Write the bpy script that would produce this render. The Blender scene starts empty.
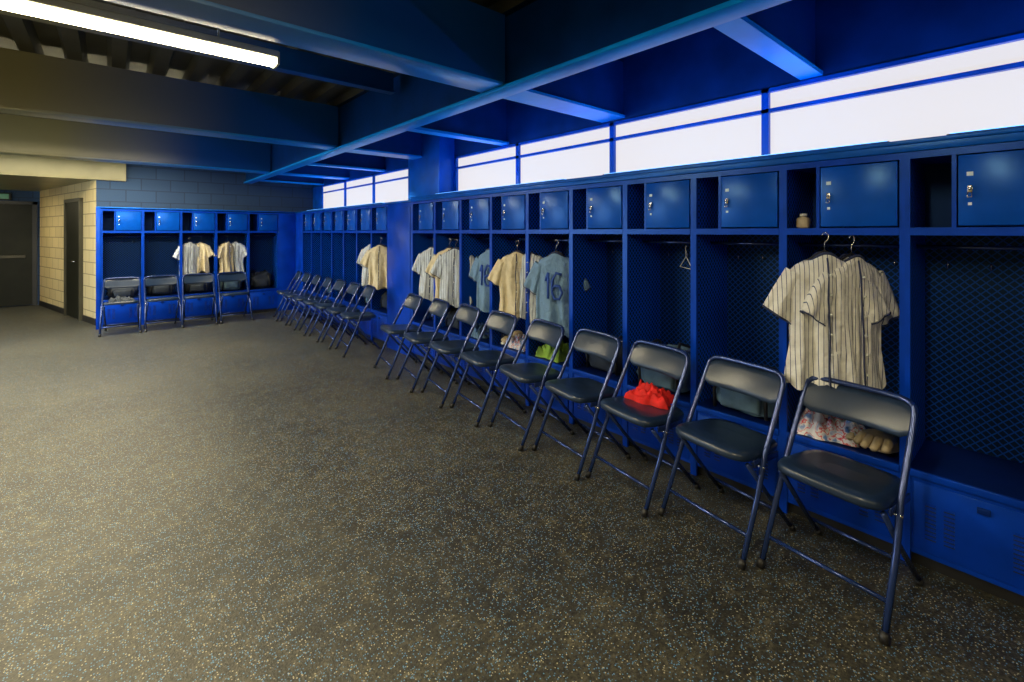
import bpy, bmesh, math, random
from mathutils import Vector, Matrix, noise
random.seed(4)
S=bpy.context.scene
try:
    S.view_settings.view_transform='Standard'; S.view_settings.look='None'
except Exception as e: print(e)

# ---------------------------------------------------------------- materials
def nodes(name):
    m=bpy.data.materials.new(name); m.use_nodes=True
    nt=m.node_tree; return m,nt,nt.nodes['Principled BSDF']
def ramp(nt,fac,stops):
    r=nt.nodes.new('ShaderNodeValToRGB'); e=r.color_ramp.elements
    while len(e)<len(stops): e.new(0.5)
    for i,(p,c) in enumerate(stops):
        e[i].position=p; e[i].color=(*c,1)
    nt.links.new(fac,r.inputs[0]); return r.outputs[0]
def tc(nt,kind='Object'):
    return nt.nodes.new('ShaderNodeTexCoord').outputs[kind]
def noise_n(nt,vec,scale,detail=3,rough=.5):
    n=nt.nodes.new('ShaderNodeTexNoise'); n.inputs['Scale'].default_value=scale
    n.inputs['Detail'].default_value=detail; n.inputs['Roughness'].default_value=rough
    nt.links.new(vec,n.inputs['Vector']); return n.outputs['Fac']
def math_n(nt,op,a,b=None,c=None):
    n=nt.nodes.new('ShaderNodeMath'); n.operation=op
    for i,x in enumerate((a,b,c)):
        if x is None: continue
        if isinstance(x,(int,float)): n.inputs[i].default_value=x
        else: nt.links.new(x,n.inputs[i])
    return n.outputs[0]
def mixc(nt,fac,a,b):
    n=nt.nodes.new('ShaderNodeMix'); n.data_type='RGBA'
    if isinstance(fac,(int,float)): n.inputs[0].default_value=fac
    else: nt.links.new(fac,n.inputs[0])
    for s,x in ((6,a),(7,b)):
        if isinstance(x,tuple): n.inputs[s].default_value=(*x,1)
        else: nt.links.new(x,n.inputs[s])
    return n.outputs[2]
def bump(nt,bs,h,strength=.3,dist=.01):
    b=nt.nodes.new('ShaderNodeBump'); b.inputs['Strength'].default_value=strength
    b.inputs['Distance'].default_value=dist
    nt.links.new(h,b.inputs['Height']); nt.links.new(b.outputs[0],bs.inputs['Normal'])
def paint(name,col,rough=.4,metal=0,var=.25,scale=4,b=0.0,spec=.5,tint=None):
    m,nt,bs=nodes(name)
    f=noise_n(nt,tc(nt),scale,4)
    c=ramp(nt,f,[(.3,tuple(x*(1-var) for x in col)),(.7,tuple(min(1,x*(1+var)) for x in col))])
    nt.links.new(c,bs.inputs['Base Color'])
    bs.inputs['Roughness'].default_value=rough; bs.inputs['Metallic'].default_value=metal
    bs.inputs['Specular IOR Level'].default_value=spec
    if tint: bs.inputs['Specular Tint'].default_value=(*tint,1)
    if b: bump(nt,bs,noise_n(nt,tc(nt),scale*30,2),b,.002)
    return m
def emit(name,col,st):
    m,nt,bs=nodes(name)
    bs.inputs['Base Color'].default_value=(.1,.1,.1,1)
    bs.inputs['Emission Color'].default_value=(*col,1); bs.inputs['Emission Strength'].default_value=st
    return m
BT=(.25,.55,1)
M_LOCK=paint('locker_blue_paint',(.001,.038,.42),.30,spec=.5,tint=BT)
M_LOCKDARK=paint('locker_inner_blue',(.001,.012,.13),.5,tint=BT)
M_DOOR=paint('locker_door_blue',(.001,.065,.45),.28,spec=.5,tint=BT)
M_TRIM=paint('trim_blue_paint',(.001,.085,.50),.32,tint=BT)
M_FLANGE=paint('flange_blue_painted_light',(.002,.30,.95),.35,0,.15,spec=.3,tint=BT)  # beam undersides: window light painted in as a brighter blue
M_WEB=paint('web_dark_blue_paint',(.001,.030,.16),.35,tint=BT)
M_BEAMG=paint('beam_grey_lamp_tinted',(.18,.165,.080),.32,scale=2)  # grey paint with the warm lamp tint put into its colour
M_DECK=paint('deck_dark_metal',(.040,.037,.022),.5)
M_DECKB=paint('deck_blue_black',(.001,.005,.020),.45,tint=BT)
M_BLACK=paint('black_plastic',(.01,.01,.012),.5)
M_CHROME=paint('steel',(.6,.6,.6),.25,1,.05)
M_FRAME=paint('chair_frame_navy',(.020,.045,.17),.2,.5,.1,spec=.9)
M_VINYL=paint('chair_vinyl',(.012,.026,.060),.30,0,.15,8,.15)
M_WHITE=paint('white_enamel',(.6,.6,.55),.4,0,.05)
M_STICK=paint('sticker_white',(.65,.75,.85),.6)
M_NUM=paint('number_blue',(.01,.06,.35),.7)
M_TUBE=emit('fluorescent_tube',(1,.88,.50),22.0)
M_GLASS=emit('frosted_window_pane',(.83,.79,.80),.95)
M_DOORM=paint('door_dark_steel',(.008,.009,.005),.5,spec=.2)
M_EXIT=emit('exit_sign_green',(.1,.9,.4),.08)
M_ADDEDGLOW=emit('added_blue_glow',(.1,.4,1),3.0)  # glowing face of the added blue strips

def perf(name,c1,c2):
    m,nt,bs=nodes(name)
    sx=nt.nodes.new('ShaderNodeSeparateXYZ'); nt.links.new(tc(nt),sx.inputs[0])
    h_=math_n(nt,'ADD',sx.outputs[0],sx.outputs[1])
    a=math_n(nt,'ADD',math_n(nt,'MULTIPLY',h_,85),math_n(nt,'MULTIPLY',sx.outputs[2],85))
    b_=math_n(nt,'SUBTRACT',math_n(nt,'MULTIPLY',h_,85),math_n(nt,'MULTIPLY',sx.outputs[2],85))
    p=math_n(nt,'MINIMUM',math_n(nt,'ABSOLUTE',math_n(nt,'SINE',a)),math_n(nt,'ABSOLUTE',math_n(nt,'SINE',b_)))
    c=ramp(nt,p,[(.24,c1),(.34,c2)])
    nt.links.new(c,bs.inputs['Base Color']); bs.inputs['Roughness'].default_value=.45
    bs.inputs['Specular Tint'].default_value=(*BT,1)
    return m
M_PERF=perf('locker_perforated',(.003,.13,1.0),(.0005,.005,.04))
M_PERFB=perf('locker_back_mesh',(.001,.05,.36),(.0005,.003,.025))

# floor
m,nt,bs=nodes('rubber_floor_speckled'); M_FLOOR=m
co=tc(nt)
big=noise_n(nt,co,.8,6,.65); mid=noise_n(nt,co,9,8,.8); fine=noise_n(nt,co,60,4,.7)
base=ramp(nt,mid,[(.32,(.009,.009,.007)),(.52,(.034,.032,.022)),(.70,(.14,.124,.074))])
bigm=ramp(nt,big,[(.42,(0,0,0)),(.66,(1,1,1))])
base=mixc(nt,math_n(nt,'MULTIPLY',bigm,.45),base,(.130,.116,.070))
base=mixc(nt,math_n(nt,'MULTIPLY',ramp(nt,fine,[(.42,(0,0,0)),(.58,(1,1,1))]),.7),base,(.009,.009,.008))
def specks(scale,th,col,base,prob):
    v=nt.nodes.new('ShaderNodeTexVoronoi'); v.inputs['Scale'].default_value=scale
    nt.links.new(co,v.inputs['Vector'])
    d=math_n(nt,'LESS_THAN',v.outputs['Distance'],th)
    s=nt.nodes.new('ShaderNodeSeparateColor'); nt.links.new(v.outputs['Color'],s.inputs[0])
    k=math_n(nt,'LESS_THAN',s.outputs[0],prob)
    return mixc(nt,math_n(nt,'MULTIPLY',d,k),base,col)
base=specks(140,.34,(.09,.24,.42),base,.30)
base=specks(120,.30,(.38,.34,.22),base,.22)
bs.inputs['Roughness'].default_value=.5
nt.links.new(base,bs.inputs['Base Color'])
bump(nt,bs,noise_n(nt,co,120,4),.5,.005)

def block(name,c1,c2,mo,rot=False):
    m,nt,bs=nodes(name)
    g=nt.nodes.new('ShaderNodeNewGeometry')
    s=nt.nodes.new('ShaderNodeSeparateXYZ'); nt.links.new(g.outputs['Position'],s.inputs[0])
    k=nt.nodes.new('ShaderNodeCombineXYZ')
    nt.links.new(s.outputs[1 if rot else 0],k.inputs[0]); nt.links.new(s.outputs[2],k.inputs[1])
    br=nt.nodes.new('ShaderNodeTexBrick'); nt.links.new(k.outputs[0],br.inputs['Vector'])
    br.inputs['Color1'].default_value=(*c1,1); br.inputs['Color2'].default_value=(*c2,1); br.inputs['Mortar'].default_value=(*mo,1)
    br.inputs['Scale'].default_value=1; br.inputs['Brick Width'].default_value=.4; br.inputs['Row Height'].default_value=.2
    br.inputs['Mortar Size'].default_value=.008
    nt.links.new(br.outputs['Color'],bs.inputs['Base Color']); bs.inputs['Roughness'].default_value=.8
    bump(nt,bs,noise_n(nt,g.outputs['Position'],60,3),.4,.004)
    return m
M_BLK=block('painted_block_tan',(.62,.50,.25),(.54,.43,.22),(.25,.20,.11),True)
M_BLKX=block('painted_block_blue_grey',(.020,.055,.13),(.018,.048,.115),(.012,.03,.07))

def jersey_mat(name,col,stripe,w=.028):
    m,nt,bs=nodes(name)
    s=nt.nodes.new('ShaderNodeSeparateXYZ'); nt.links.new(tc(nt),s.inputs[0])
    f=math_n(nt,'FRACT',math_n(nt,'ADD',math_n(nt,'DIVIDE',s.outputs[0],w),50))
    k=math_n(nt,'LESS_THAN',f,.14 if stripe else -1)
    n=noise_n(nt,tc(nt),14,3)
    cc=mixc(nt,n,tuple(x*.65 for x in col),col)
    c=mixc(nt,k,cc,(.03,.05,.14))
    nt.links.new(c,bs.inputs['Base Color']); bs.inputs['Roughness'].default_value=.8
    bump(nt,bs,noise_n(nt,tc(nt),16,4),.9,.025)
    return m
M_JPIN=jersey_mat('jersey_pinstripe',(.82,.80,.76),True,.024)
M_JTAN=jersey_mat('jersey_cream',(.72,.62,.42),False)
M_JWHITE=jersey_mat('jersey_white',(.62,.68,.76),True,.035)
M_JGREY=jersey_mat('jersey_blue_grey',(.16,.29,.48),False)
M_JTRIM=paint('jersey_navy_trim',(.02,.03,.09),.8)
M_RED=paint('red_cloth',(.62,.008,.006),.8,scale=20)
M_GREEN=paint('green_cloth',(.20,.36,.04),.8,scale=20)
M_GREYB=paint('grey_bag_cloth',(.10,.18,.26),.8,scale=12)
M_DKB=paint('dark_bag_cloth',(.02,.03,.05),.7,scale=12)
M_TAN=paint('tan_leather',(.42,.33,.2),.6,scale=20)
m,nt,bs=nodes('pink_white_cloth'); M_PINK=m
nt.links.new(ramp(nt,noise_n(nt,tc(nt),22,2),[(.46,(.85,.82,.86)),(.50,(.65,.03,.07)),(.54,(.85,.8,.83)),(.66,(.12,.25,.6))]),bs.inputs['Base Color'])
bs.inputs['Roughness'].default_value=.85

# ---------------------------------------------------------------- mesh builder
class B:
    def __init__(s): s.bm=bmesh.new(); s.mats=[]
    def mi(s,m):
        if m not in s.mats: s.mats.append(m)
        return s.mats.index(m)
    def box(s,x0,x1,y0,y1,z0,z1,m,bev=0,seg=2,mat=None,smooth=False):
        t=bmesh.new(); bmesh.ops.create_cube(t,size=1)
        for v in t.verts:
            v.co=Vector(((x0+x1)/2+v.co.x*(x1-x0),(y0+y1)/2+v.co.y*(y1-y0),(z0+z1)/2+v.co.z*(z1-z0)))
        if bev: bmesh.ops.bevel(t,geom=t.edges[:],offset=bev,segments=seg,profile=.5,affect='EDGES')
        s.merge(t,m,mat,bool(bev) or smooth)
    def merge(s,t,m,mat=None,smooth=False):
        i=s.mi(m); mp={}
        for v in t.verts: mp[v]=s.bm.verts.new(mat@v.co if mat else v.co)
        for f in t.faces:
            try: nf=s.bm.faces.new([mp[v] for v in f.verts])
            except ValueError: continue
            nf.material_index=i; nf.smooth=smooth
        t.free()
    def tube(s,pts,r,m,n=8,caps=True,mat=None,sy=1):
        pts=[Vector(p) for p in pts]; t=bmesh.new(); rings=[]
        rr=r if isinstance(r,(list,tuple)) else [r]*len(pts)
        up=None
        for i,p in enumerate(pts):
            if i==0: d=pts[1]-p
            elif i==len(pts)-1: d=p-pts[i-1]
            else: d=(pts[i+1]-p).normalized()+(p-pts[i-1]).normalized()
            d.normalize()
            if up is None:
                a=Vector((0,0,1)) if abs(d.z)<.9 else Vector((1,0,0))
                u=d.cross(a).normalized()
            else: u=(up-d*up.dot(d)).normalized()
            up=u; w=d.cross(u)
            rings.append([t.verts.new(p+(u*math.cos(2*math.pi*k/n)+w*math.sin(2*math.pi*k/n))*rr[i]) for k in range(n)])
        for a,b in zip(rings,rings[1:]):
            for k in range(n): t.faces.new((a[k],a[(k+1)%n],b[(k+1)%n],b[k]))
        if caps: t.faces.new(rings[0][::-1]); t.faces.new(rings[-1])
        s.merge(t,m,mat,True)
    def grid(s,rows,m,close=False,smooth=True,cap=False):
        i=s.mi(m); R=[[s.bm.verts.new(p) for p in r] for r in rows]
        for a,b in zip(R,R[1:]):
            n=len(a)
            for k in range(n if close else n-1):
                f=s.bm.faces.new((a[k],a[(k+1)%n],b[(k+1)%n],b[k])); f.material_index=i; f.smooth=smooth
        if cap:
            for r in (R[0],R[-1]):
                f=s.bm.faces.new(r); f.material_index=i
    def blob(s,c,r,m,e=.7,amp=.1,fr=6,seed=0,flat=True):
        nu,nv=28,16; rows=[]
        def sp(x,e): return math.copysign(abs(x)**e,x)
        for j in range(nv+1):
            ph=-math.pi/2+math.pi*j/nv*.998+.001
            row=[]
            for i in range(nu):
                th=2*math.pi*i/nu
                d=Vector((sp(math.cos(ph),e)*sp(math.cos(th),e),sp(math.cos(ph),e)*sp(math.sin(th),e),sp(math.sin(ph),e)))
                k=1+amp*noise.noise(d*fr*.5+Vector((seed*7.1,seed*3.3,0)))*2
                p=Vector((d.x*r[0]*k,d.y*r[1]*k,d.z*r[2]*(k if d.z>0 else 1)))
                row.append(p+Vector(c))
            rows.append(row)
        s.grid(rows,m,True,True,True)
    def mesh(s,name):
        bmesh.ops.recalc_face_normals(s.bm,faces=s.bm.faces[:])
        me=bpy.data.meshes.new(name); s.bm.to_mesh(me); s.bm.free()
        for m in s.mats: me.materials.append(m)
        return me
    def obj(s,name,loc=(0,0,0),rz=0):
        return place(s.mesh(name),name,loc,rz)
def place(me,name,loc=(0,0,0),rz=0,sc=1,rx=0,ry=0):
    o=bpy.data.objects.new(name,me); o.location=loc; o.rotation_euler=(rx,ry,rz)
    o.scale=(sc,sc,sc) if not isinstance(sc,tuple) else sc
    S.collection.objects.link(o); return o
def simple(name,x0,x1,y0,y1,z0,z1,m,bev=0):
    b=B(); b.box(x0,x1,y0,y1,z0,z1,m,bev); return b.obj(name)

# ---------------------------------------------------------------- room shell
XL=2.73; W=.505; D=.45; XW=3.2; YF=9.585
simple('floor',-3.6,3.5,-4.2,14,-.1,0,M_FLOOR)
b=B(); b.box(XW,XW+.2,-4.2,10.2,0,1.9,M_BLKX)
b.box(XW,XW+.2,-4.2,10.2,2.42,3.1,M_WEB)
b.box(XW,XW+.2,4.75,5.85,1.9,2.42,M_TRIM); b.box(XW,XW+.2,9.5,10.2,1.9,2.42,M_TRIM); b.box(XW,XW+.2,-4.2,-3.6,1.9,2.42,M_TRIM)
b.obj('wall_right')
simple('column_wrap',2.98,XW,4.78,5.55,1.92,2.92,M_TRIM,.004)
wn=0
for y0,y1 in [(-3.6,-2.4),(-2.4,-1.2),(-1.2,0),(0,1.2),(1.2,2.41),(2.41,3.61),(3.61,4.75),(5.85,7.1),(7.1,8.3),(8.3,9.5)]:
    wn+=1; b=B()
    f=.022
    b.box(XW-.01,XW+.05,y0,y0+f,1.9,2.42,M_TRIM); b.box(XW-.01,XW+.05,y1-f,y1,1.9,2.42,M_TRIM)
    b.box(XW-.01,XW+.05,y0,y1,1.9,1.93,M_TRIM); b.box(XW-.01,XW+.05,y0,y1,2.395,2.42,M_TRIM)
    b.box(XW-.01,XW+.05,y0,y1,2.265,2.29,M_TRIM)
    b.box(XW+.02,XW+.03,y0+f,y1-f,1.93,2.395,M_GLASS)
    b.obj('window_%d'%wn)
b=B(); b.box(-.17,XW+.2,10.05,10.25,0,3.1,M_BLKX); b.obj('wall_far')
L=3.6; b=B()
P0=Vector((-.17,10.05,0)); dr=Vector((-.255,.967,0)); nr=Vector((.967,.255,0))
mt=Matrix(((dr.x,nr.x,0,P0.x),(dr.y,nr.y,0,P0.y),(0,0,1,0),(0,0,0,1)))
b.box(0,L,0,.2,0,3.0,M_BLK,mat=mt)
b.obj('wall_hall')
b=B(); b.box(0,L,-.012,-.001,0,.1,M_BLACK,mat=mt); b.obj('baseboard_hall')
b=B(); b.box(.75,1.55,-.03,-.001,0.02,2.02,M_DOORM,mat=mt); b.box(.68,.75,-.05,-.001,0,2.08,M_DECK,mat=mt); b.box(1.55,1.62,-.05,-.001,0,2.08,M_DECK,mat=mt); b.box(.68,1.62,-.05,-.001,2.02,2.08,M_DECK,mat=mt)
b.tube([(.85,-.05,1.0),(.85,-.09,1.0),(.97,-.09,1.0)],.01,M_CHROME,mat=mt); b.obj('door_1')
simple('wall_back_hall',-3.4,-.9,13.66,13.85,0,3.0,M_BLKX)
b=B(); b.box(-2.35,-1.2,13.6,13.64,0.02,2.06,M_DOORM); b.box(-2.42,-2.35,13.58,13.65,0,2.12,M_BLACK); b.box(-1.2,-1.13,13.58,13.65,0,2.12,M_BLACK); b.box(-2.42,-1.13,13.58,13.65,2.06,2.12,M_BLACK)
b.box(-2.25,-1.3,13.56,13.6,.98,1.03,M_DECK); b.obj('door_2')
b=B(); b.box(-1.8,-1.5,13.59,13.655,2.14,2.28,M_BLACK,.005); b.box(-1.77,-1.53,13.584,13.59,2.16,2.26,M_EXIT); b.obj('exit_sign')
b=B(); b.box(-3.6,-3.4,-4.2,5.6,0,3.1,M_BLK); b.box(-3.6,-3.4,9.2,13.85,0,3.1,M_BLK); b.box(-3.6,-3.4,5.6,9.2,2.3,3.1,M_BLK); b.obj('wall_left')
simple('wall_near',-3.6,3.4,-4.4,-4.2,0,3.1,M_BLK)
simple('exterior_ground',-14,-3.6,-2,16,-.12,-.02,paint('concrete',(.45,.46,.46),.8))
simple('soffit_hall',-3.4,.2,10.0,13.85,2.34,3.0,M_BEAMG)

b=B(); x=-3.5; prof=[]
while x<1.9:
    prof+=[(x,2.90),(x+.09,2.90),(x+.12,2.97),(x+.24,2.97)]; x+=.27
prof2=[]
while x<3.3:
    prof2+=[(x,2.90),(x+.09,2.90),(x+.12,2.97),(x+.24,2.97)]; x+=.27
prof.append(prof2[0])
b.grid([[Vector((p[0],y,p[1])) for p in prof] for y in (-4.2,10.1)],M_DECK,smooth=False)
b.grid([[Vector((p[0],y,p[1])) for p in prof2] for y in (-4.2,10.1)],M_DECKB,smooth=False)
b.box(-3.6,3.4,-4.2,10.1,3.0,3.1,M_DECK)
b.obj('ceiling')

def light_gradient(name,ca,cb):  # blends a light tint along X into the base colour
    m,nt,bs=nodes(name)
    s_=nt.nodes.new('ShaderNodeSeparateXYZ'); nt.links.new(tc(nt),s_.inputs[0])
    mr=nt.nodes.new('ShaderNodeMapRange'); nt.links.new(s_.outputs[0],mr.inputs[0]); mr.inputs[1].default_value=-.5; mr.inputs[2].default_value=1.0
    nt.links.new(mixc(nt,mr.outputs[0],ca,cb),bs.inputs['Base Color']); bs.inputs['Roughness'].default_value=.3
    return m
M_BEAMLIT=light_gradient('beam_painted_light',(.18,.16,.075),(.002,.060,.30))  # olive by the lamps, blue by the windows: light put into the colour
M_BEAMFLIT=light_gradient('beam_flange_painted_light',(.22,.20,.10),(.003,.25,.85))
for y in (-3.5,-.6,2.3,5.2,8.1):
    b=B(); b.box(-3.4,1.93,y,y+.2,2.46,2.9,M_BEAMLIT); b.box(-3.4,1.90,y-.015,y+.215,2.44,2.46,M_BEAMFLIT,.003); b.obj('ceiling_beam')
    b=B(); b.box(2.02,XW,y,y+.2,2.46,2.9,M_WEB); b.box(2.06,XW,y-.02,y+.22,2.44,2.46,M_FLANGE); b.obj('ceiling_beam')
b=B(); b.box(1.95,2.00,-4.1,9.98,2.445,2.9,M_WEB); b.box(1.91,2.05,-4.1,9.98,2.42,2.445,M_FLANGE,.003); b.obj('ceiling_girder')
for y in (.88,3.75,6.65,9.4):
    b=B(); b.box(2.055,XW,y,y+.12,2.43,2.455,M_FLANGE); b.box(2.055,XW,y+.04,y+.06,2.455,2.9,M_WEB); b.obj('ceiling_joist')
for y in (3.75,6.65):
    b=B(); b.box(-3.4,1.89,y,y+.09,2.72,2.735,M_BEAMLIT); b.box(-3.4,1.89,y+.035,y+.055,2.735,2.9,M_BEAMLIT); b.obj('ceiling_joist')

def fixture(x0,x1,y,z,power,top=2.9):
    b=B(); b.box(x0,x1,y-.06,y+.06,z+.035,z+.075,M_WHITE,.006)
    b.box(x0+.005,x1-.005,y-.045,y+.045,z,z+.034,M_TUBE,.012)
    b.box(x0-.004,x0+.01,y-.055,y+.055,z-.004,z+.07,M_WHITE); b.box(x1-.01,x1+.004,y-.055,y+.055,z-.004,z+.07,M_WHITE)
    if top>z+.1:
        for x in (x0+.3,x1-.3): b.tube([(x,y,z+.075),(x,y,top)],.005,M_CHROME,6)
    o=b.obj('fluorescent_light')
    l=bpy.data.lights.new('fluorescent_lamp','AREA'); l.shape='RECTANGLE'; l.size=x1-x0; l.size_y=.1
    l.energy=power; l.color=(1,.87,.58)
    lo=bpy.data.objects.new('lamp',l); lo.location=((x0+x1)/2,y,z-.006); S.collection.objects.link(lo); lo.parent=o
fixture(-1.7,.76,3.05,2.5,100)
fixture(-1.7,.76,6.3,2.62,125)
fixture(-1.7,.76,8.9,2.62,120)
fixture(-1.7,.76,.5,2.62,48)  # unseen fixture, added near the camera as fill for the lockers
fixture(-1.7,.76,-2.2,2.62,28)  # unseen fixture, added behind the camera as fill
fixture(-2.4,-1.6,12.2,2.26,18,2.26)

# added blue strips on the locker tops, made up to tint the ceiling
def added_uplight(y0,y1,power,top):
    b=B(); b.box(2.80,2.88,y0,y1,top,top+.018,M_BLACK,.003); b.box(2.81,2.87,y0+.01,y1-.01,top+.018,top+.022,M_ADDEDGLOW)
    o=b.obj('added_blue_strip')
    l=bpy.data.lights.new('added_blue_lamp','AREA'); l.shape='RECTANGLE'; l.size=.06; l.size_y=y1-y0
    l.energy=power; l.color=(.05,.38,1)
    lo=bpy.data.objects.new('lamp',l); lo.location=(2.84,(y0+y1)/2,top+.026); lo.rotation_euler=(math.pi,math.radians(12),0); S.collection.objects.link(lo); lo.parent=o
added_uplight(-1.9,.3,11,1.915); added_uplight(.5,2.2,10,1.915); added_uplight(2.6,4.6,12,1.915); added_uplight(6.0,9.2,15,1.885)

# ---------------------------------------------------------------- lockers
def locker_mesh():
    b=B(); H=1.86
    b.box(0,.012,.0,D,.06,H,M_PERF); b.box(W-.012,W,.0,D,.06,H,M_PERF)
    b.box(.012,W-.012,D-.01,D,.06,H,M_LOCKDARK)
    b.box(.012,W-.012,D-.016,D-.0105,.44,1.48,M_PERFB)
    b.box(0,.019,-.004,.016,.0,H,M_LOCK); b.box(W-.019,W,-.004,.016,.0,H,M_LOCK)
    b.box(.012,W-.012,0,D-.01,H-.015,H,M_LOCK); b.box(.019,W-.019,-.004,.012,H-.03,H,M_LOCK)
    b.box(.012,W-.012,.002,D-.01,1.50,1.512,M_LOCK); b.box(.019,W-.019,-.006,.010,1.485,1.52,M_LOCK)
    b.box(.155,.170,-.002,D-.01,1.512,H-.015,M_LOCK)
    b.box(.176,W-.024,-.012,.004,1.527,H-.036,M_DOOR,.003)
    b.box(W-.03,W-.024,-.016,-.01,1.56,1.6,M_LOCK); b.box(W-.03,W-.024,-.016,-.01,1.74,1.78,M_LOCK)
    b.box(.204,.220,-.022,-.012,1.665,1.695,M_CHROME,.002); b.tube([(.212,-.022,1.680),(.212,-.038,1.680)],.006,M_CHROME)
    b.tube([(.206,-.026,1.665),(.206,-.03,1.645),(.218,-.03,1.645),(.218,-.026,1.665)],.003,M_CHROME,6)
    b.box(.202,.222,-.0145,-.012,1.735,1.752,M_STICK); b.box(.206,.218,-.0145,-.012,1.612,1.624,M_STICK)
    b.tube([(.012,.2,1.43),(W-.012,.2,1.43)],.010,M_FRAME)
    for x in (.1,.25,.4): b.tube([(x,D-.018,1.33),(x,D-.05,1.32),(x,D-.055,1.35)],.004,M_CHROME,6)
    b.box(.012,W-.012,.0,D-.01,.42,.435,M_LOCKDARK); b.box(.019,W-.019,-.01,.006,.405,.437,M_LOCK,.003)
    b.box(.019,W-.019,.004,.016,.06,.405,M_LOCK)
    b.box(.03,W-.03,-.003,.004,.085,.385,M_LOCK,.002)
    for gx in (.07,.13,W-.17,W-.11):
        for k in range(9):
            z=.15+k*.018
            b.box(gx,gx+.035,-.007,-.003,z,z+.007,M_LOCK); b.box(gx,gx+.035,-.0045,-.003,z-.006,z,M_BLACK)
    b.box(W/2-.02,W/2+.02,-.014,-.003,.335,.36,M_LOCKDARK,.002)
    b.box(.0,W,.03,.05,0,.06,M_BLACK)
    return b.mesh('locker')
LM=locker_mesh()
Y0=.287*1.5
for k in range(-7,9):
    place(LM,'locker',(XL,Y0+W*(k+1),0),-math.pi/2)
yend=Y0+W*9
YFAR=5.62
b=B(); b.box(XL-.004,XW-.02,yend+.001,YFAR-.001,.0,1.86,M_LOCK,.003); b.box(XL-.012,XL-.004,yend+.04,YFAR-.04,.1,1.8,M_LOCK,.003); b.obj('locker_filler_panel')
for k in range(7): place(LM,'locker',(XL,YFAR+W*(k+1),0),-math.pi/2)
simple('locker_corner_panel',XL-.004,XW-.02,YFAR+W*7+.001,YF+D,0,1.86,M_LOCK,.003)
XF0=-.105
for k in range(5): place(LM,'locker',(XF0+W*k,YF,0),0)
simple('locker_filler_panel',XF0+W*5+.001,XL-.006,YF-.004,YF+D,0,1.86,M_LOCK,.003)
simple('locker_end_panel',XF0-.06,XF0-.001,YF-.01,YF+D,0,1.87,M_LOCK,.003)
b=B(); b.box(XL-.012,XW-.02,Y0-W*7,yend,1.862,1.905,M_TRIM,.004); b.box(XL-.02,XL+.02,Y0-W*7,yend,1.895,1.915,M_TRIM,.003); b.obj('trim_1')
b=B(); b.box(XL-.012,XW-.02,yend+.01,YF+D,1.862,1.885,M_TRIM,.004); b.obj('trim_2')
b=B(); b.box(XF0-.06,XL-.02,YF-.012,YF+D,1.872,1.89,M_TRIM,.004); b.obj('trim_3')

# ---------------------------------------------------------------- chairs
def chair_mesh():
    b=B(); w=.215
    def side(s): return [(s*(w+.012),-.225,.012),(s*(w+.008),-.10,.28),(s*w,-.03,.45),(s*(w-.003),.07,.63),(s*(w-.006),.135,.75)]
    l=side(-1); r=side(1)
    arc_l=[(-(w-.012),.147,.775),(-(w-.032),.155,.792),(-(w-.06),.16,.798)]
    arc_r=[((w-.06),.16,.798),((w-.032),.155,.792),((w-.012),.147,.775)]
    b.tube(l+arc_l+[(-.08,.165,.80),(.08,.165,.80)]+arc_r+r[::-1],.0125,M_FRAME,10)
    for s in (-1,1):
        x=s*(w-.022)
        b.tube([(x,-.13,.42),(x,.03,.235),(x+s*.004,.235,.012)],.011,M_FRAME,8)
        b.tube([(s*(w+.014),-.235,.0),(s*(w+.012),-.222,.035)],.017,M_BLACK,8)
        b.tube([(s*(w-.018),.24,.0),(s*(w-.018),.222,.032)],.016,M_BLACK,8)
        b.box(s*(w-.012)-.004,s*(w-.012)+.004,-.10,.10,.405,.435,M_FRAME,.002)
        b.tube([(s*(w-.03),-.055,.40),(s*(w+.016),-.055,.40)],.007,M_CHROME,8)
    b.tube([(-(w+.005),-.175,.12),((w+.005),-.175,.12)],.009,M_FRAME,8)
    b.tube([(-(w-.02),.165,.10),((w-.02),.165,.10)],.009,M_FRAME,8)
    n=40
    def outline(scl,z,dz=0):
        row=[]
        for i in range(n):
            th=2*math.pi*i/n; c,s_=math.cos(th),math.sin(th)
            e=.42
            x=math.copysign(abs(c)**e,c); y=math.copysign(abs(s_)**e,s_)
            hw=.198-.012*y
            row.append(Vector((x*hw*scl,-.005+y*.195*scl,z-.012*y)))
        return row
    rows=[outline(.9,.425),outline(.985,.428),outline(1.0,.438),outline(1.0,.452),outline(.965,.464),outline(.8,.468),outline(.4,.464)]
    b.grid(rows,M_VINYL,True,True,True)
    def backrow(t,off):
        row=[]
        for i in range(13):
            u=i/12*2-1
            x=u*(.205); bow=.028*(1-u*u)
            z=.650+.138*t
            corner=max(0,abs(u)-.8)/.2
            z2=z+(-1 if t>.5 else 1)*corner**2*.02
            yb=.062+(z2-.605)*.55
            row.append(Vector((x,yb+bow+off,z2)))
        return row
    ts=[0,.06,.2,.5,.8,.94,1]; th=[.0,.011,.014,.014,.014,.011,.0]
    F=[backrow(t,-h) for t,h in zip(ts,th)]; K=[backrow(t,h) for t,h in zip(ts,th)]
    b.grid(F+K[::-1],M_VINYL)
    return b.mesh('folding_chair')
CM=chair_mesh()
def chair(x,y,rz): place(CM,'folding_chair',(x,y,0),math.radians(rz))
ys=[.59,1.085,1.585,2.06,2.555,3.08,3.58,4.08,4.61]
rots=[-8,-10,-10,-9,-11,-9,-10,-11,-9]
for y,r in zip(ys,rots): chair(2.40,y,-90+r)
for i,y in enumerate([5.72,6.22,6.72,7.22,7.72,8.22,8.69]): chair(2.38,y,-90-9+(i%3)*2)
for i,x in enumerate([.13,.62,1.10,1.60]): chair(x,9.1,[-4,3,-3,2][i])

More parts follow.
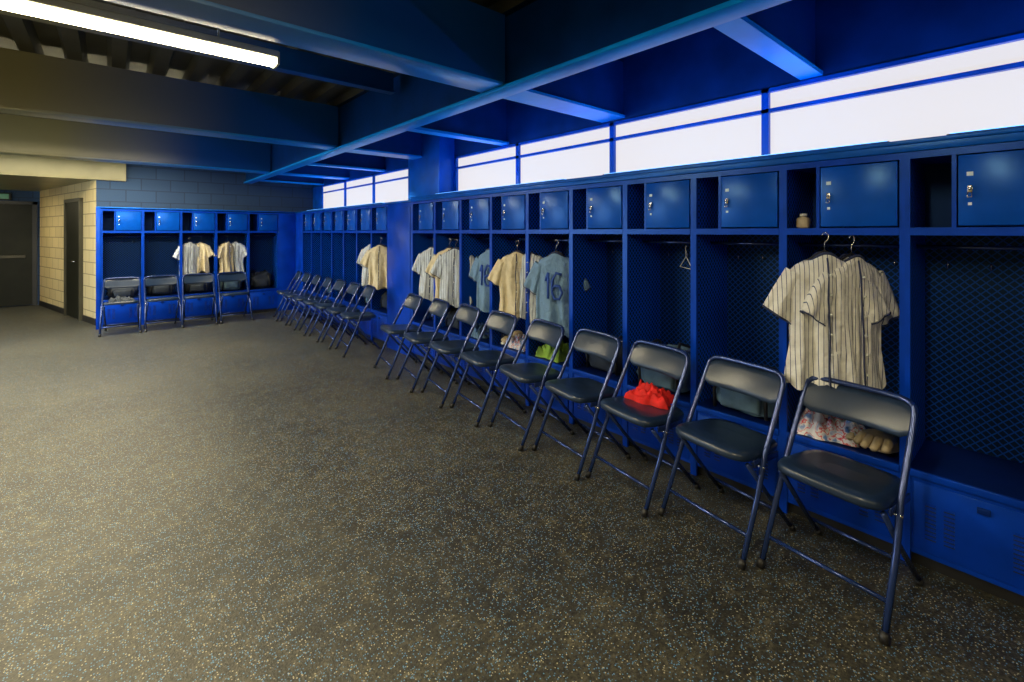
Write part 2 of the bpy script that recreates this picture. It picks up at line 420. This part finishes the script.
# ---------------------------------------------------------------- jerseys
DIG={'1':[[(0,-.05),(.02,0)],[(.02,0),(.02,-.16)]],'6':[[(.07,-.01),(.03,0),(.0,-.05),(.0,-.12),(.02,-.16),(.055,-.16),(.075,-.12),(.055,-.08),(.02,-.08),(.0,-.10)]]}
def jersey_mesh(mat,seed,num=None):
    b=B(); n=64
    prof=[(0,.075,.05),(-.015,.11,.055),(-.04,.160,.06),(-.075,.195,.065),(-.13,.205,.065),(-.22,.200,.06),(-.34,.198,.058),(-.46,.20,.062),(-.56,.208,.07),(-.64,.215,.075)]
    rows=[]
    for z,w,d in prof:
        row=[]; fa=min(1,max(0,-z/.45))
        for i in range(n):
            th=2*math.pi*i/n
            k=1+.34*fa*math.sin(7*th+seed+z*3)+.2*fa*math.sin(12*th+seed*2-z*4)
            zz=z-(0.02*math.cos(2*th) if z==0 else 0)
            row.append(Vector((math.cos(th)*w+.010*math.sin(z*14+seed)*fa,math.sin(th)*d*k,zz-.025*fa*math.sin(3*th+seed)-.01*fa*math.sin(7*th))))
        rows.append(row)
    b.grid(rows,mat,True)
    for s in (-1,1):
        rows=[]
        for t in [0,.12,.3,.5,.7,.87,1]:
            c=Vector((s*(.150+.105*t),0.012*t,-.085-.19*t-.02*t*t)); ax=Vector((s*.105,0,-.20)).normalized(); nn=Vector((-ax.z*s,0,ax.x*s)).normalized()
            h=.070+.022*t; row=[]
            for i in range(28):
                th=2*math.pi*i/28
                row.append(c+nn*math.cos(th)*h*(1+.06*math.sin(5*th+seed)*t)+Vector((0,1,0))*math.sin(th)*(.045+.018*math.sin(5*th+seed+t*2)*t))
            rows.append(row)
        b.grid(rows,mat,True)
        b.grid([[p+Vector((s*.002,0,-.003)) for p in rows[-1]],[p+Vector((s*.005,0,-.010)) for p in rows[-1]]],M_JTRIM,True)
    b.tube([(.075*math.cos(a),.05*math.sin(a),-.02*math.cos(2*a)+.004) for a in [2*math.pi*i/24 for i in range(25)]],.007,M_JTRIM,6)
    if num:
        x0=-.075
        for ch in num:
            for seg in DIG[ch]:
                b.tube([(x0+p[0]*1.3,-.098-.01*abs(p[1])*10*.3,-.14+p[1]*1.3) for p in seg],.012,M_NUM,6)
            x0+=.065
    else:
        b.tube([(.0,-.056,-.0),(.004,-.072,-.08),(-.002,-.085,-.2),(.006,-.090,-.36),(.0,-.10,-.52),(.004,-.105,-.62)],.005,M_JTRIM,6)
        for k in range(6):
            b.tube([(.012,-.078-.004*k,-.08-k*.095),(.012,-.096-.004*k,-.08-k*.095)],.006,M_WHITE,8)
    b.tube([(-.17,0,-.055),(-.05,0,.01),(0,0,.035),(.05,0,.01),(.17,0,-.055)],.005,M_BLACK,6)
    b.tube([(0,0,.035),(0,0,.075),(.018,0,.09),(.022,0,.11),(.01,0,.125),(-.008,0,.122),(-.014,0,.11)],.0028,M_CHROME,6)
    return b.mesh('jersey')
J1=jersey_mesh(M_JPIN,1.0); J2=jersey_mesh(M_JTAN,2.3); J3=jersey_mesh(M_JGREY,3.7,'16'); J4=jersey_mesh(M_JWHITE,5.1); J5=jersey_mesh(M_JPIN,4.4)
place(J1,'hanging_jersey',(2.64,.72,1.375),math.radians(-62),(.78,.9,.98))
place(J5,'hanging_jersey',(2.70,.625,1.365),math.radians(-40),(.70,.8,.95))
R=math.radians
for me,x,y,z,rz,sc in [(J3,2.78,2.66,1.31,-62,(.85,.9,1.0)),(J2,2.74,3.10,1.31,-50,(.8,1,.9)),(J4,2.80,2.98,1.31,-70,(.7,1,.9)),
    (J3,2.86,3.62,1.31,-75,(.85,1,.95)),(J4,2.76,4.10,1.31,-50,(.85,1,.9)),(J2,2.80,4.28,1.31,-45,(.8,1,.95)),(J4,2.78,4.58,1.31,-60,(.85,1,.9)),
    (J2,2.76,5.9,1.31,-45,(.85,1,.9)),(J4,2.80,6.25,1.31,-60,(.8,1,.9)),
    (J4,XF0+W*2.25,YF+.12,1.31,10,(.7,1,.9)),(J2,XF0+W*2.6,YF+.16,1.31,-25,(.6,1,.8)),(J2,XF0+W*3.35,YF+.1,1.31,25,(.65,1,.9)),(J4,XF0+W*3.65,YF+.15,1.31,-20,(.65,1,.85))]:
    place(me,'hanging_jersey',(x,y,z),R(rz),sc)
def hanger():
    b=B(); b.tube([(-.2,0,-.11),(0,0,0),(.2,0,-.11),(-.2,0,-.11)],.004,M_WHITE,6)
    b.tube([(0,0,0),(0,0,.05),(.02,0,.065),(.022,0,.09),(0,0,.105),(-.018,0,.092)],.003,M_WHITE,6); return b.mesh('clothes_hanger')
HM=hanger()
place(HM,'clothes_hanger',(2.93,1.60,1.335),R(45),.7)

# ---------------------------------------------------------------- bags, clothes, shoes
def bag(name,x,y,z,rz,L_,Wd,H,mat,seed):
    b=B(); b.blob((0,0,H/2),(L_/2,Wd/2,H/2),mat,.62,.14,6,seed)
    for s in (-.18,.18):
        b.tube([(s*L_*2,-Wd*.5,.02),(s*L_*2,-Wd*.54,H*.5),(s*L_*1.6,-Wd*.3,H*1.02),(s*L_*1.2,0,H*1.12),(s*L_*1.6,Wd*.3,H*1.02),(s*L_*2,Wd*.54,H*.5)],.010,M_BLACK,6)
    b.tube([(-L_*.42,0,H*.98),(-L_*.1,0,H*1.03),(L_*.42,0,H*.98)],.006,M_CHROME,6)
    b.box(-L_*.28,L_*.28,-Wd*.56,-Wd*.42,H*.15,H*.6,mat,.015)
    return b.obj(name,(x,y,z),rz)
def cloth(name,x,y,z,rz,a,c,h,mat,seed):
    b=B(); rows=[]; n=34
    for j in range(n):
        row=[]
        for i in range(n):
            u=i/(n-1)*2-1; v=j/(n-1)*2-1
            r=max(abs(u),abs(v))
            ed=max(0,1-r**3)
            hh=h*ed**.5*(.5+.8*abs(noise.noise(Vector((u*2.2+seed,v*2.2,seed)))) +.5*abs(noise.noise(Vector((u*5,v*5,seed)))))
            k=1+.25*noise.noise(Vector((u*2,v*2,seed+5)))
            row.append(Vector((u*a*k,v*c*k,.004+max(0,hh))))
        rows.append(row)
    b.grid(rows,mat)
    return b.obj(name,(x,y,z),rz)
def helmet_mesh():
    b=B(); b.blob((0,0,.10),(.11,.095,.10),M_FRAME,1.0,.0,3,1)
    b.box(.07,.17,-.075,.075,.075,.085,M_FRAME,.004); b.blob((-.0,.085,.05),(.05,.02,.05),M_FRAME,.8,0,3,1); b.blob((0,-.085,.05),(.05,.02,.05),M_FRAME,.8,0,3,1)
    return b.mesh('batting_helmet')
HE=helmet_mesh()
def glove_mesh():
    b=B(); b.blob((0,0,.045),(.085,.075,.045),M_TAN,.85,.08,3,4)
    for k,(dx,dy) in enumerate([(.13,-.05),(.15,-.015),(.15,.02),(.13,.055)]):
        b.tube([(.03,dy*.7,.05),(dx*.6,dy,.075),(dx,dy*1.1,.05)],[.022,.020,.014],M_TAN,8)
    b.tube([(-.02,-.06,.05),(.05,-.10,.06),(.10,-.10,.045)],[.024,.020,.014],M_TAN,8)
    b.box(.07,.12,-.085,-.05,.05,.056,M_TAN,.002)
    return b.mesh('baseball_glove')
GM=glove_mesh()
ZB=.438
cloth('folded_shirt',2.85,.75,ZB,R(10),.10,.14,.14,M_PINK,1.3)
place(GM,'baseball_glove',(2.84,.535,ZB),R(170))
def shoe_mesh():
    b=B()
    b.blob((0,0,.018),(.13,.045,.018),M_WHITE,.8,.02,3,1)
    b.blob((.035,0,.045),(.09,.040,.035),M_TAN,.9,.06,3,2)
    b.blob((-.06,0,.065),(.06,.038,.05),M_TAN,.75,.05,3,3)
    for k in range(4): b.tube([(.0+k*.018,-.025,.083-k*.005),(.0+k*.018,.025,.083-k*.005)],.003,M_WHITE,6)
    return b.mesh('baseball_cleat')
SM=shoe_mesh()
bag('gym_bag',2.88,1.17,ZB,R(-90),.40,.27,.25,M_GREYB,2)
bag('gym_bag',2.88,1.70,ZB,R(-88),.38,.27,.28,M_GREYB,5)
bag('gym_bag',2.91,2.20,ZB,R(-90),.38,.24,.24,M_DKB,7)
bag('gym_bag',2.93,4.22,ZB,R(-90),.38,.24,.2,M_DKB,9)
place(HE,'batting_helmet',(2.90,3.52,ZB),R(170))
place(HE,'batting_helmet',(2.93,4.70,ZB),R(170))
place(SM,'baseball_cleat',(2.90,3.35,ZB),R(175)); place(SM,'baseball_cleat',(2.90,2.50,ZB),R(180))
cloth('red_shirt',2.53,1.62,.452,R(10),.085,.125,.09,M_RED,4.2)
cloth('green_shirt',2.86,2.74,ZB,R(0),.11,.14,.14,M_GREEN,6.1)
cloth('folded_shirt',2.87,3.17,ZB,R(0),.11,.13,.12,M_PINK,8.1)
cloth('folded_towel',2.87,3.78,ZB,R(0),.11,.10,.12,M_JGREY,9.1)
for i,x in enumerate([.15,.65,1.15,1.66,2.15]):
    bag('gym_bag',x,YF+.22,ZB,0,.38,.26,[.22,.3,.24,.32,.3][i],[M_DKB,M_DKB,M_DKB,M_GREYB,M_DKB][i],11+i)
cloth('folded_towel',.13,9.12,.455,R(10),.13,.13,.07,M_DKB,2.7)
for i,y in enumerate([5.87,6.4,7.4,8.0]):
    bag('gym_bag',2.94,y,ZB,R(-90),.36,.24,.24,[M_DKB,M_GREYB][i%2],21+i)
b=B(); b.blob((0,0,.035),(.03,.03,.035),M_TAN,.6,.05,3,1); b.tube([(0,0,.07),(0,0,.085)],.018,M_WHITE,12); b.obj('jar',(2.80,.86,1.513))

# ---------------------------------------------------------------- camera & world
cam=bpy.data.cameras.new('camera'); co_=bpy.data.objects.new('camera',cam); S.collection.objects.link(co_)
co_.location=(0,0,1.5); co_.rotation_euler=(math.pi/2,0,-R(40.84))
cam.sensor_width=36; cam.lens=465/1024*36; cam.shift_y=-109/1024; cam.clip_start=.05
S.camera=co_
sl=bpy.data.lights.new('sun','SUN'); sl.energy=2.6; sl.angle=R(25); sl.color=(.85,.92,1)
so=bpy.data.objects.new('sun',sl); S.collection.objects.link(so)
so.rotation_euler=Vector((-1,.0,.62)).to_track_quat('Z','Y').to_euler(); so.location=(-8,7,5)
w=bpy.data.worlds.new('sky'); S.world=w; w.use_nodes=True
bg=w.node_tree.nodes['Background']; bg.inputs[0].default_value=(.62,.80,1,1); bg.inputs[1].default_value=7.0
